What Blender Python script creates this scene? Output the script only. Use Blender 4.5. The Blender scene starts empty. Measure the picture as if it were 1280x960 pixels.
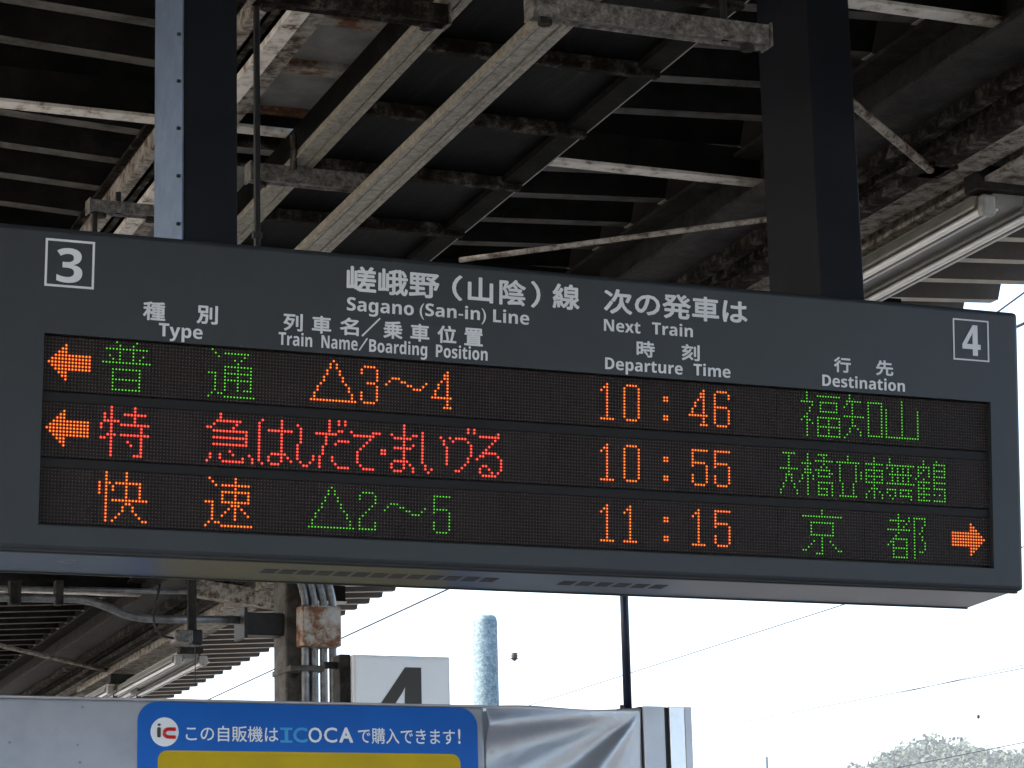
import bpy, bmesh, math, random
from mathutils import Vector, Matrix
random.seed(7)
scn = bpy.context.scene
R = math.radians

# ------------------------------------------------------------------ camera
CAM = Vector((-1.32967, -5.62539, 1.62674))
CR = ((0.92014011, -0.39084605, -0.02411523),
      (0.06496708, 0.2130967, -0.97486875),
      (0.38616247, 0.89544914, 0.22147095))      # rows: right, down, forward
FPX = 3380.97
cd = bpy.data.cameras.new('camera'); cam = bpy.data.objects.new('camera', cd)
scn.collection.objects.link(cam); scn.camera = cam
cd.sensor_width = 36.0; cd.lens = FPX / 1280 * 36.0; cd.clip_start = 0.1; cd.clip_end = 6000
rx, dn, fw = (Vector(r) for r in CR)
cam.matrix_world = Matrix(((rx.x, -dn.x, -fw.x, CAM.x), (rx.y, -dn.y, -fw.y, CAM.y), (rx.z, -dn.z, -fw.z, CAM.z), (0, 0, 0, 1)))

# ------------------------------------------------------------------ sky, sun, exposure
SUN_EL, SUN_AZ = 48, -70
w = bpy.data.worlds.new('World'); scn.world = w; w.use_nodes = True
nt = w.node_tree; bg = nt.nodes['Background']
sky = nt.nodes.new('ShaderNodeTexSky'); sky.sky_type = 'NISHITA'; sky.sun_disc = False
sky.sun_elevation = R(SUN_EL); sky.sun_rotation = R(SUN_AZ); sky.air_density = 1.0; sky.dust_density = 4.0; sky.ozone_density = 1.0
nt.links.new(sky.outputs[0], bg.inputs['Color']); bg.inputs['Strength'].default_value = 0.13
sl = bpy.data.lights.new('sun', 'SUN'); so = bpy.data.objects.new('sun', sl); scn.collection.objects.link(so)
sl.energy = 1.5; sl.angle = R(10); sl.color = (1.0, 0.96, 0.9)
sd = Vector((math.sin(R(SUN_AZ)) * math.cos(R(SUN_EL)), math.cos(R(SUN_AZ)) * math.cos(R(SUN_EL)), math.sin(R(SUN_EL))))
so.rotation_euler = sd.to_track_quat('Z', 'Y').to_euler()
vs = scn.view_settings; vs.view_transform = 'Standard'; vs.look = 'None'; vs.exposure = 2.5; vs.gamma = 1.0; vs.use_curve_mapping = False
scn.cycles.max_bounces = 8; scn.cycles.diffuse_bounces = 5; scn.cycles.use_denoising = True
scn.cycles.volume_bounces = 1

# ------------------------------------------------------------------ survey helpers: a direction seen in the photograph met with a real plane
def ray(px, py):
    return rx * ((px - 640) / FPX) + dn * ((py - 480) / FPX) + fw
def at_z(px, py, Z):
    d = ray(px, py); return CAM + d * ((Z - CAM.z) / d.z)
def at_y(px, py, Y):
    d = ray(px, py); return CAM + d * ((Y - CAM.y) / d.y)
SKEW = 0.052                      # the platform runs 3 degrees off the board's normal
def lat(p): return p.x - SKEW * p.y
TILT = 0.0767074                  # the board leans forward 4.4 degrees
ORG = Vector((0, 0, 3.05))
BX = Vector((1, 0, 0)); BYv = Vector((0, math.cos(TILT), math.sin(TILT))); BZ = Vector((0, -math.sin(TILT), math.cos(TILT)))
def on_board(px, py, y=0.0):
    d = ray(px, py); n = BYv
    t = ((ORG + n * y - CAM).dot(n)) / d.dot(n); P = CAM + d * t - ORG
    return P.dot(BX), P.dot(BZ)
def board_x(px, z, y=0.0):         # x on the board at height z seen in picture column px
    lo, hi = -3.0, 5.0
    for _ in range(50):
        m = (lo + hi) / 2; q = ORG + BX * m + BYv * y + BZ * z - CAM
        if 640 + FPX * q.dot(rx) / q.dot(fw) < px: lo = m
        else: hi = m
    return lo

# ------------------------------------------------------------------ materials
def mat(name, base=(0.5, 0.5, 0.5), rough=0.6, metal=0.0, emis=None, es=1.0, spec=0.5):
    m = bpy.data.materials.new(name); m.use_nodes = True
    b = m.node_tree.nodes['Principled BSDF']
    b.inputs['Base Color'].default_value = (*base, 1); b.inputs['Roughness'].default_value = rough
    b.inputs['Metallic'].default_value = metal; b.inputs['Specular IOR Level'].default_value = spec
    if emis: b.inputs['Emission Color'].default_value = (*emis, 1); b.inputs['Emission Strength'].default_value = es
    return m
def noisy(name, stops, scale=8.0, detail=6, rough=0.6, metal=0.0, bump=0.15, bscale=60.0, stretch=(1, 1, 1), rvar=0.0, dist=0.0, nrough=0.6, spec=0.5):
    m = mat(name, stops[0][1], rough, metal, spec=spec); t = m.node_tree; N = t.nodes; Lk = t.links; b = N['Principled BSDF']
    tc = N.new('ShaderNodeTexCoord'); mp = N.new('ShaderNodeMapping'); mp.inputs['Scale'].default_value = stretch
    Lk.new(tc.outputs['Object'], mp.inputs['Vector'])
    oi = N.new('ShaderNodeObjectInfo'); ad = N.new('ShaderNodeVectorMath'); ad.operation = 'ADD'
    mu = N.new('ShaderNodeMath'); mu.operation = 'MULTIPLY'; mu.inputs[1].default_value = 37.0
    Lk.new(oi.outputs['Random'], mu.inputs[0]); Lk.new(mp.outputs[0], ad.inputs[0]); Lk.new(mu.outputs[0], ad.inputs[1])
    n = N.new('ShaderNodeTexNoise'); n.inputs['Scale'].default_value = scale; n.inputs['Detail'].default_value = detail
    n.inputs['Roughness'].default_value = nrough; n.inputs['Distortion'].default_value = dist
    Lk.new(ad.outputs[0], n.inputs['Vector'])
    r = N.new('ShaderNodeValToRGB'); Lk.new(n.outputs['Fac'], r.inputs[0])
    e = r.color_ramp.elements
    e[0].position, e[0].color = stops[0][0], (*stops[0][1], 1)
    e[1].position, e[1].color = stops[-1][0], (*stops[-1][1], 1)
    for p, c in stops[1:-1]:
        k = e.new(p); k.color = (*c, 1)
    Lk.new(r.outputs[0], b.inputs['Base Color'])
    if rvar:
        mr = N.new('ShaderNodeMapRange'); mr.inputs['To Min'].default_value = rough - rvar; mr.inputs['To Max'].default_value = rough + rvar
        Lk.new(n.outputs['Fac'], mr.inputs[0]); Lk.new(mr.outputs[0], b.inputs['Roughness'])
    if bump:
        n2 = N.new('ShaderNodeTexNoise'); n2.inputs['Scale'].default_value = bscale; n2.inputs['Detail'].default_value = 4
        Lk.new(ad.outputs[0], n2.inputs['Vector'])
        bp = N.new('ShaderNodeBump'); bp.inputs['Strength'].default_value = bump; bp.inputs['Distance'].default_value = 0.01
        Lk.new(n2.outputs['Fac'], bp.inputs['Height']); Lk.new(bp.outputs[0], b.inputs['Normal'])
    return m
M = {}
M['fascia'] = noisy('board_paint', [(0.3, (0.018, 0.0215, 0.025)), (0.5, (0.022, 0.026, 0.030)), (0.7, (0.025, 0.029, 0.033))], 5, 9, 0.45, 0, 0.04, 300, rvar=0.05, spec=0.4)
M['under'] = noisy('underside_metal', [(0.3, (0.085, 0.10, 0.125)), (0.7, (0.125, 0.14, 0.165))], 4, 4, 0.30, 0.75, 0.03, 120, rvar=0.06)
M['lettering'] = noisy('white_lettering', [(0.3, (0.60, 0.61, 0.63)), (0.7, (0.68, 0.69, 0.71))], 12, 4, 0.5, 0, 0.0)
M['module'] = noisy('display_module', [(0.3, (0.015, 0.0115, 0.011)), (0.7, (0.024, 0.018, 0.017))], 9, 3, 0.55, 0, 0.05, 300, spec=0.1)
M['divider'] = mat('display_divider', (0.019, 0.018, 0.018), 0.5, spec=0.1)
M['lamp_off'] = mat('unlit_lamp', (0.085, 0.068, 0.062), 0.35, spec=0.3)
M['black'] = noisy('black_plastic', [(0.3, (0.012, 0.012, 0.013)), (0.7, (0.025, 0.025, 0.027))], 20, 3, 0.5, 0, 0.1, 150, spec=0.25)
M['slot'] = mat('vent_slot', (0.035, 0.037, 0.04), 0.7)
M['post'] = noisy('post_paint', [(0.3, (0.009, 0.010, 0.013)), (0.7, (0.014, 0.016, 0.020))], 4, 5, 0.6, 0, 0.06, 200, rvar=0.05, spec=0.06)
M['side_skylit'] = noisy('skylit_post_side', [(0.25, (0.07, 0.095, 0.145)), (0.5, (0.09, 0.13, 0.20)), (0.75, (0.13, 0.175, 0.25))], 22, 8, 0.45, 0.25, 0.05, 90)  # skylight on the left post's side, put into a pale blue colour
RUST = (0.10, 0.042, 0.02); DIRT = (0.03, 0.025, 0.02)
M['flange'] = noisy('flaking_white_flange', [(0.30, DIRT), (0.36, RUST), (0.41, (0.40, 0.36, 0.30)), (0.5, (0.66, 0.62, 0.55)), (0.75, (0.78, 0.75, 0.69))], 14, 9, 0.7, 0, 0.4, 45, rvar=0.1, nrough=0.72)
M['peel'] = noisy('peeling_cream_paint', [(0.34, (0.018, 0.014, 0.011)), (0.41, (0.075, 0.036, 0.02)), (0.46, (0.15, 0.128, 0.10)), (0.54, (0.30, 0.275, 0.235)), (0.78, (0.46, 0.43, 0.38))], 20, 11, 0.75, 0, 0.6, 60, rvar=0.1, nrough=0.78, spec=0.3)
M['peel_dark'] = noisy('grimy_peeling_paint', [(0.40, (0.008, 0.007, 0.006)), (0.49, (0.018, 0.014, 0.011)), (0.55, (0.042, 0.037, 0.031)), (0.61, (0.10, 0.094, 0.083)), (0.8, (0.16, 0.15, 0.132))], 15, 11, 0.8, 0, 0.6, 50, nrough=0.8, spec=0.03)
M['cream'] = noisy('weathered_cream_raceway', [(0.34, (0.05, 0.044, 0.033)), (0.43, (0.17, 0.153, 0.118)), (0.55, (0.27, 0.25, 0.20)), (0.64, (0.36, 0.34, 0.29)), (0.8, (0.52, 0.51, 0.47))], 44, 11, 0.45, 0, 0.35, 120, stretch=(1, 0.8, 1), rvar=0.12, nrough=0.78, spec=0.35)
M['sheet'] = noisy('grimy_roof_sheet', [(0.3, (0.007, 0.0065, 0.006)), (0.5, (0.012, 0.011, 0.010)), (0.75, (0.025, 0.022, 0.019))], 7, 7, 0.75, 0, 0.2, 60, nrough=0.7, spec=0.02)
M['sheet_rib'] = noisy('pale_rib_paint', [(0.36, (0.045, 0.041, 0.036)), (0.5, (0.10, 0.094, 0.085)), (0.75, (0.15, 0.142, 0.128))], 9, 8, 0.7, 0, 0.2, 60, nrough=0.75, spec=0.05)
M['rib_daylit'] = noisy('daylit_rib_paint', [(0.3, (0.36, 0.33, 0.28)), (0.7, (0.52, 0.485, 0.42))], 9, 8, 0.7, 0, 0.2, 60, nrough=0.75)  # rib colour lightened for the daylight reaching the outer bay
M['sheet_daylit'] = noisy('daylit_roof_sheet', [(0.3, (0.040, 0.034, 0.028)), (0.7, (0.066, 0.057, 0.048))], 7, 7, 0.7, 0, 0.2, 60, nrough=0.7)  # lit copy of the roof sheet, outer bay's daylight painted in
M['soffit'] = noisy('grey_soffit_board', [(0.35, (0.20, 0.20, 0.19)), (0.6, (0.30, 0.30, 0.285)), (0.8, (0.36, 0.36, 0.34))], 9, 8, 0.8, 0, 0.1, 90, spec=0.2)
M['gutter'] = noisy('dirty_gutter', [(0.4, (0.005, 0.005, 0.0045)), (0.6, (0.010, 0.0095, 0.009)), (0.7, (0.04, 0.04, 0.04))], 5, 9, 0.5, 0, 0.2, 50, stretch=(6, 0.4, 1), nrough=0.75, spec=0.02)
M['steel_dark'] = noisy('dark_steel', [(0.35, (0.018, 0.016, 0.015)), (0.6, (0.042, 0.039, 0.035)), (0.8, (0.075, 0.07, 0.063))], 12, 8, 0.6, 0.1, 0.3, 60, nrough=0.72, spec=0.03)
M['bracket'] = noisy('weathered_bracket', [(0.34, (0.02, 0.018, 0.016)), (0.44, (0.08, 0.075, 0.068)), (0.56, (0.19, 0.18, 0.165)), (0.64, (0.30, 0.29, 0.27)), (0.8, (0.42, 0.40, 0.38))], 40, 11, 0.55, 0.1, 0.4, 110, nrough=0.8, spec=0.3)
M['rustbox'] = noisy('rusty_box_paint', [(0.36, (0.10, 0.035, 0.012)), (0.45, (0.17, 0.07, 0.028)), (0.52, (0.33, 0.27, 0.22)), (0.6, (0.42, 0.42, 0.40)), (0.8, (0.5, 0.5, 0.49))], 9, 10, 0.7, 0, 0.5, 60, nrough=0.72)
M['conduit'] = noisy('grey_conduit', [(0.35, (0.10, 0.10, 0.10)), (0.55, (0.20, 0.205, 0.21)), (0.8, (0.30, 0.31, 0.32))], 20, 8, 0.4, 0.4, 0.2, 90, nrough=0.7)
M['column'] = noisy('column_paint', [(0.32, DIRT), (0.42, (0.05, 0.038, 0.028)), (0.52, (0.085, 0.078, 0.07)), (0.8, (0.13, 0.12, 0.11))], 10, 9, 0.7, 0, 0.4, 50, nrough=0.72, spec=0.25)
M['reflector'] = noisy('lamp_reflector', [(0.3, (0.15, 0.145, 0.13)), (0.7, (0.24, 0.23, 0.205))], 12, 7, 0.45, 0.1, 0.06, 90, rvar=0.08)
M['endcap'] = noisy('yellowed_end_cap', [(0.3, (0.26, 0.25, 0.22)), (0.7, (0.38, 0.37, 0.34))], 20, 6, 0.4, 0, 0.05, 90)
M['tube'] = mat('fluorescent_tube', (0.85, 0.85, 0.82), 0.12)
M['white_panel'] = noisy('white_machine_panel', [(0.3, (0.24, 0.265, 0.31)), (0.5, (0.30, 0.325, 0.37)), (0.75, (0.34, 0.365, 0.41))], 6, 9, 0.4, 0, 0.02, 200)
M['stain'] = mat('grey_stain', (0.2, 0.2, 0.22), 0.7)
M['blue'] = noisy('blue_print', [(0.3, (0.001, 0.095, 0.42)), (0.7, (0.002, 0.115, 0.50))], 5, 4, 0.35, 0, 0.02, 200, spec=0.2)
M['blue_light'] = mat('light_blue_print', (0.02, 0.30, 0.62), 0.4)
M['print_white'] = mat('white_print', (0.72, 0.78, 0.82), 0.4)
M['yellow'] = noisy('yellow_print', [(0.3, (0.44, 0.31, 0.001)), (0.7, (0.52, 0.37, 0.002))], 5, 4, 0.4, 0, 0.02, 200, spec=0.2)
M['red_print'] = mat('red_print', (0.55, 0.01, 0.012), 0.4)
M['black_print'] = mat('black_print', (0.03, 0.025, 0.02), 0.4)
M['film'] = noisy('silver_film', [(0.3, (0.72, 0.74, 0.78)), (0.7, (0.80, 0.82, 0.86))], 3, 4, 0.34, 0.75, 0.14, 34)
M['alu'] = noisy('aluminium', [(0.3, (0.42, 0.43, 0.46)), (0.7, (0.52, 0.53, 0.56))], 6, 5, 0.4, 0.5, 0.05, 100)
M['navy'] = noisy('navy_pole_paint', [(0.3, (0.012, 0.018, 0.035)), (0.7, (0.02, 0.028, 0.05))], 10, 4, 0.4, 0, 0.1, 90, spec=0.3)
M['lightbox'] = noisy('white_sign_face', [(0.3, (0.78, 0.78, 0.78)), (0.7, (0.84, 0.84, 0.84))], 4, 4, 0.12, 0, 0.0)
M['digit'] = mat('dark_digit', (0.06, 0.055, 0.045), 0.4, spec=0.2)
M['signframe'] = mat('white_sign_frame', (0.75, 0.76, 0.78), 0.4)
M['concrete'] = noisy('mottled_concrete_pole', [(0.36, (0.05, 0.08, 0.10)), (0.48, (0.10, 0.155, 0.18)), (0.6, (0.20, 0.28, 0.30)), (0.8, (0.38, 0.44, 0.45))], 26, 9, 0.6, 0, 0.1, 60, nrough=0.8)
M['wire'] = mat('wire', (0.03, 0.03, 0.032), 0.8, spec=0.1)
M['insul'] = mat('dark_insulator', (0.02, 0.02, 0.02), 0.4)
M['asphalt'] = noisy('platform_asphalt', [(0.3, (0.075, 0.073, 0.07)), (0.7, (0.12, 0.117, 0.11))], 3, 8, 0.9, 0, 0.4, 40)
M['ground'] = noisy('ground_soil', [(0.3, (0.10, 0.09, 0.075)), (0.7, (0.16, 0.15, 0.13))], 0.6, 8, 0.95, 0, 0.3, 5)
M['hill'] = noisy('hill_soil', [(0.3, (0.035, 0.05, 0.02)), (0.7, (0.06, 0.08, 0.035))], 0.05, 6, 0.95, 0, 0.0)
M['leaf'] = noisy('foliage', [(0.3, (0.035, 0.055, 0.035)), (0.5, (0.045, 0.07, 0.042)), (0.75, (0.06, 0.085, 0.05))], 0.09, 6, 0.8, 0, 0.0)
M['led_red'] = mat('lit_red_edge', (0.1, 0.0, 0.0), 0.4, emis=(1.0, 0.045, 0.03), es=0.17)
M['led_red_core'] = mat('lit_red_core', (0.1, 0.0, 0.0), 0.4, emis=(1.0, 0.16, 0.09), es=0.20)
M['led_or'] = mat('lit_orange_edge', (0.1, 0.0, 0.0), 0.4, emis=(1.0, 0.075, 0.010), es=0.15)
M['led_or_core'] = mat('lit_orange_core', (0.1, 0.0, 0.0), 0.4, emis=(1.0, 0.46, 0.03), es=0.19)
M['led_gr'] = mat('lit_green_edge', (0.0, 0.1, 0.0), 0.4, emis=(0.07, 0.55, 0.02), es=0.13)
M['led_gr_core'] = mat('lit_green_core', (0.0, 0.1, 0.0), 0.4, emis=(0.20, 0.90, 0.05), es=0.21)

# ------------------------------------------------------------------ mesh helpers
COL = scn.collection
def tag(o, label=None, cat=None, group=None, kind=None):
    if label: o['label'] = label
    if cat: o['category'] = cat
    if group: o['group'] = group
    if kind: o['kind'] = kind
    return o
def thing(name, label, cat, loc=(0, 0, 0), group=None):
    o = bpy.data.objects.new(name, None); COL.objects.link(o); o.location = loc
    return tag(o, label, cat, group)
def obj(name, bm, m, parent=None, smooth=False, mats=None):
    """link a bmesh (given in world coordinates, or in the parent's frame when parent is the board) as one object"""
    me = bpy.data.meshes.new(name)
    if isinstance(bm, bmesh.types.BMesh): bm.to_mesh(me); bm.free()
    else: me = bm
    for x in (mats or [m]): me.materials.append(x)
    if smooth:
        for p in me.polygons: p.use_smooth = True
    o = bpy.data.objects.new(name, me); COL.objects.link(o)
    if parent: attach(o, parent)
    return o
def attach(o, parent):
    o.parent = parent
    if not parent.get('frame'): o.matrix_parent_inverse = world_of(parent).inverted()
def world_of(o):
    mw = o.matrix_basis.copy()
    return mw if not o.parent else world_of(o.parent) @ o.matrix_parent_inverse @ mw
def hexa(bm, c):                      # 8 corners: bottom 0-3 ccw, top 4-7
    v = [bm.verts.new(p) for p in c]
    for f in ((3, 2, 1, 0), (4, 5, 6, 7), (0, 1, 5, 4), (1, 2, 6, 5), (2, 3, 7, 6), (3, 0, 4, 7)):
        bm.faces.new([v[i] for i in f])
    return v
def box(bm, x0, x1, y0, y1, z0, z1):
    return hexa(bm, [(x0, y0, z0), (x1, y0, z0), (x1, y1, z0), (x0, y1, z0), (x0, y0, z1), (x1, y0, z1), (x1, y1, z1), (x0, y1, z1)])
def bevel(bm, w_, seg=2):
    bmesh.ops.bevel(bm, geom=list(bm.edges), offset=w_, segments=seg, affect='EDGES', profile=0.5, clamp_overlap=True)
def bxm(x0, x1, y0, y1, z0, z1, b=0.0, seg=1):
    bm = bmesh.new(); box(bm, x0, x1, y0, y1, z0, z1)
    if b: bevel(bm, b, seg)
    return bm
def tube(bm, pts, r, n=8, cap=True):
    pts = [Vector(p) for p in pts]; rings = []
    for i, p in enumerate(pts):
        a = pts[max(0, i - 1)]; b = pts[min(len(pts) - 1, i + 1)]; d = (b - a).normalized()
        u = d.cross(Vector((0, 0, 1)));
        if u.length < 1e-3: u = d.cross(Vector((1, 0, 0)))
        u.normalize(); v = d.cross(u)
        rr = r[i] if isinstance(r, (list, tuple)) else r
        rings.append([bm.verts.new(p + (u * math.cos(2 * math.pi * k / n) + v * math.sin(2 * math.pi * k / n)) * rr) for k in range(n)])
    for a, b in zip(rings, rings[1:]):
        for k in range(n): bm.faces.new((a[k], a[(k + 1) % n], b[(k + 1) % n], b[k]))
    if cap: bm.faces.new(rings[0][::-1]); bm.faces.new(rings[-1])
def tb(pts, r, n=8):
    bm = bmesh.new(); tube(bm, pts, r, n); bmesh.ops.recalc_face_normals(bm, faces=bm.faces); return bm
def extr(profile, path0, path1, closed=True):
    """sweep a 2-D profile [(side, up)] straight from path0 to path1"""
    p0, p1 = Vector(path0), Vector(path1); d = (p1 - p0).normalized()
    s = d.cross(Vector((0, 0, 1))).normalized(); u = s.cross(d)
    bm = bmesh.new()
    A = [bm.verts.new(p0 + s * a + u * b) for a, b in profile]; B = [bm.verts.new(p1 + s * a + u * b) for a, b in profile]
    n = len(profile)
    for i in range(n): bm.faces.new((A[i], A[(i + 1) % n], B[(i + 1) % n], B[i]))
    bm.faces.new(A[::-1]); bm.faces.new(B); bmesh.ops.recalc_face_normals(bm, faces=bm.faces); return bm
def rect(w_, h_): return [(-w_ / 2, 0), (w_ / 2, 0), (w_ / 2, h_), (-w_ / 2, h_)]
def ibeam(w_, h_, t=0.012):
    return [(-w_ / 2, 0), (w_ / 2, 0), (w_ / 2, t), (t / 2, t), (t / 2, h_ - t), (w_ / 2, h_ - t), (w_ / 2, h_), (-w_ / 2, h_), (-w_ / 2, h_ - t), (-t / 2, h_ - t), (-t / 2, t), (-w_ / 2, t)]
def channel(w_, h_, t=0.008, lip=0.012):   # open channel, mouth up, lips below
    return [(-w_ / 2 - lip, 0), (-w_ / 2 + t, 0), (-w_ / 2 + t + .004, t), (w_ / 2 - t - .004, t), (w_ / 2 - t, 0), (w_ / 2 + lip, 0), (w_ / 2 + lip, t), (w_ / 2, t), (w_ / 2, h_), (w_ / 2 - t, h_), (w_ / 2 - t, 2 * t), (-w_ / 2 + t, 2 * t), (-w_ / 2 + t, h_), (-w_ / 2, h_), (-w_ / 2, t), (-w_ / 2 - lip, t)]
def LP(xl, y, z): return Vector((xl + SKEW * y, y, z))       # a point by lateral station, distance along the platform, height

# ------------------------------------------------------------------ lettering
_tc = {}
def bold_face(s):                     # the bold sans letters and digits of the built-in font
    return ''.join(chr(0x1D5D4 + ord(c) - 65) if 'A' <= c <= 'Z' else chr(0x1D5EE + ord(c) - 97) if 'a' <= c <= 'z' else chr(0x1D7EC + ord(c) - 48) if '0' <= c <= '9' else c for c in s)
def text_mesh(s, bold, space=1.0):
    key = (s, bold, space)
    if key in _tc: return _tc[key]
    cu = bpy.data.curves.new('lettering', 'FONT'); cu.body = s; cu.offset = bold; cu.size = 1.0; cu.space_word = space; cu.resolution_u = 3
    o = bpy.data.objects.new('lettering', cu); COL.objects.link(o)
    me = bpy.data.meshes.new_from_object(o.evaluated_get(bpy.context.evaluated_depsgraph_get()))
    bpy.data.objects.remove(o); bpy.data.curves.remove(cu)
    xs = [v.co.x for v in me.vertices]; ys = [v.co.y for v in me.vertices]
    _tc[key] = (me, min(xs), max(xs), min(ys), max(ys)); return _tc[key]
CAP = None
def put_text(s, x0, x1, zb, zt, y, parent, m, bold=0.02, latin=False, space=1.0, name='lettering', thick=0.0012, slant=0.0):
    """printed text fitted to a box; weight is added by printing it in thin shifted layers"""
    global CAP
    me0, a, b, c, d = text_mesh(s, 0.0, space)
    if latin:
        if CAP is None: CAP = text_mesh(bold_face('H'), 0.0)[3:5]
        c, d = CAP
    em = (zt - zb) / (d - c); w_ = bold * em
    sx = (x1 - x0 - 2 * w_) / (b - a); sz = (zt - zb - 2 * w_) / (d - c)
    V = []; F = []; layers = [(0, 0)] + [(w_ * math.cos(k * math.pi / 4 + .39), w_ * math.sin(k * math.pi / 4 + .39)) for k in range(8)]
    for li, (ox, oz) in enumerate(layers):
        n = len(V); yy = y - thick * (.6 + .05 * li)
        V += [(x0 + w_ + (v.co.x - a) * sx + ox, yy, zb + w_ + (v.co.y - c) * sz + oz) for v in me0.vertices]
        F += [tuple(n + q for q in p.vertices) for p in me0.polygons]
    me = bpy.data.meshes.new(name); me.from_pydata(V, [], F)
    return obj(name, me, m, parent)

# =================================================================== THE SETTING
bm = bmesh.new(); S = 3000
box(bm, -S, 2 * S, -S, 2 * S, -1.6, -1.1); tag(obj('ground', bm, M['ground']), kind='structure')
pl = hexa_c = bmesh.new()
hexa(pl, [LP(-3.6, -40, -1.098), LP(4.6, -40, -1.098), LP(4.6, 60, -1.098), LP(-3.6, 60, -1.098), LP(-3.6, -40, 0), LP(4.6, -40, 0), LP(4.6, 60, 0), LP(-3.6, 60, 0)])
tag(obj('platform', pl, M['asphalt']), kind='structure')

# =================================================================== DEPARTURE BOARD (built in its own leaning frame)
PT = 0.0075; SO = (0.0, 19.248 * PT, 38.387 * PT)
board = thing('departure_board', 'wide dark grey train departure board with three rows of red, orange and green dot characters', 'departure board', ORG)
board.rotation_euler = (TILT, 0, 0); board['frame'] = 1
X0, X1 = on_board(0, 480)[0] - 0.085, on_board(1277, 720)[0]; ZB, ZT = -0.465, 0.2415
WX0, WX1, WZ0, WZ1 = -0.0075, 2.396, -0.4115, 0.0065; FY = -0.012
def ring(bm, x0, x1, z0, z1, hx0, hx1, hz0, hz1, y0, y1):
    O = [(x0, z0), (x1, z0), (x1, z1), (x0, z1)]; H = [(hx0, hz0), (hx1, hz0), (hx1, hz1), (hx0, hz1)]
    of = [bm.verts.new((x, y0, z)) for x, z in O]; ob = [bm.verts.new((x, y1, z)) for x, z in O]
    hf = [bm.verts.new((x, y0, z)) for x, z in H]; hb = [bm.verts.new((x, y0 + 0.03, z)) for x, z in H]
    for i in range(4):
        j = (i + 1) % 4
        bm.faces.new((of[i], of[j], hf[j], hf[i])); bm.faces.new((of[j], of[i], ob[i], ob[j])); bm.faces.new((hf[i], hf[j], hb[j], hb[i]))
    bm.faces.new(ob[::-1]); bm.faces.new(hb)
    outer = [e for e in bm.edges if (e.verts[0] in of and e.verts[1] in of) or (e.verts[0] in of and e.verts[1] in ob) or (e.verts[1] in of and e.verts[0] in ob)]
    bmesh.ops.bevel(bm, geom=outer, offset=0.012, segments=3, affect='EDGES', profile=0.5)
    bmesh.ops.recalc_face_normals(bm, faces=bm.faces)
bm = bmesh.new(); ring(bm, X0, X1, ZB, ZT, WX0, WX1, WZ0, WZ1, FY, 0.235)
hs = obj('housing', bm, M['fascia'], board)
SL = 0.026 / 0.2                  # the underside slopes down towards the back
def uz(y): return ZB - 0.001 - (y - 0.03) * SL
bm = bmesh.new(); ua, ub = X0 + 0.01, X1 - 0.012
hexa(bm, [(ua, .03, uz(.03)), (ub, .03, uz(.03)), (ub, .228, uz(.228)), (ua, .228, uz(.228)), (ua, .03, ZB + .004), (ub, .03, ZB + .004), (ub, .228, ZB + .004), (ua, .228, ZB + .004)])
bevel(bm, 0.003, 2); obj('underside_panel', bm, M['under'], board)
obj('drip_edge', bxm(X0 + 0.004, X1 - 0.004, 0.012, 0.0285, ZB - 0.004, ZB + 0.004, 0.001), M['fascia'], board)
obj('drip_edge', bxm(ua, ub, 0.2285, 0.236, uz(.228) - .003, ZB + 0.01, 0.001), M['fascia'], board)
def slot(px):
    x = board_x(px, ZB - .01, 0.1); bm = bmesh.new(); y0, y1 = .10, .145
    hexa(bm, [(x, y0, uz(y0) - .0006), (x + .035, y0, uz(y0) - .0006), (x + .035, y1, uz(y1) - .0006), (x, y1, uz(y1) - .0006), (x, y0, uz(y0) + .001), (x + .035, y0, uz(y0) + .001), (x + .035, y1, uz(y1) + .001), (x, y1, uz(y1) + .001)])
    obj('vent_slot', bm, M['slot'], board)
for px in range(331, 620, 23): slot(px)
for px in range(705, 840, 23): slot(px)
for px in (12, 30, 52, 64, 548, 905, 1000, 1110, 1160, 1195, 1230):
    x = board_x(px, ZT, 0.05); obj('bolt', tb([(x, 0.05, ZT - 0.002), (x, 0.05, ZT + 0.009)], 0.006, 6), M['bracket'], board)
# display modules: 20 x 3 boards of 16 x 16 lamps
me = None; mp_ = 16 * PT
for s in range(3):
    for k in range(20):
        if me is None:
            b_ = bxm(0.0004, mp_ - 0.0004, 0.004, 0.014, -mp_ + 0.0005, 0.0); o = obj('display_module', b_, M['module'], board); me = o.data
        else:
            o = bpy.data.objects.new('display_module', me); COL.objects.link(o); attach(o, board)
        o.location = (k * mp_ - PT * 0.5, 0, -SO[s] + PT * 0.5)
for s in (0, 1):
    zt_ = -SO[s] + PT * 0.5 - mp_; zb_ = -SO[s + 1] + PT * 0.5
    obj('divider_strip', bxm(WX0 + .001, WX1 - .001, 0.002, 0.014, zb_ + 0.0005, zt_ - 0.003, 0.0008), M['divider'], board)
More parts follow.
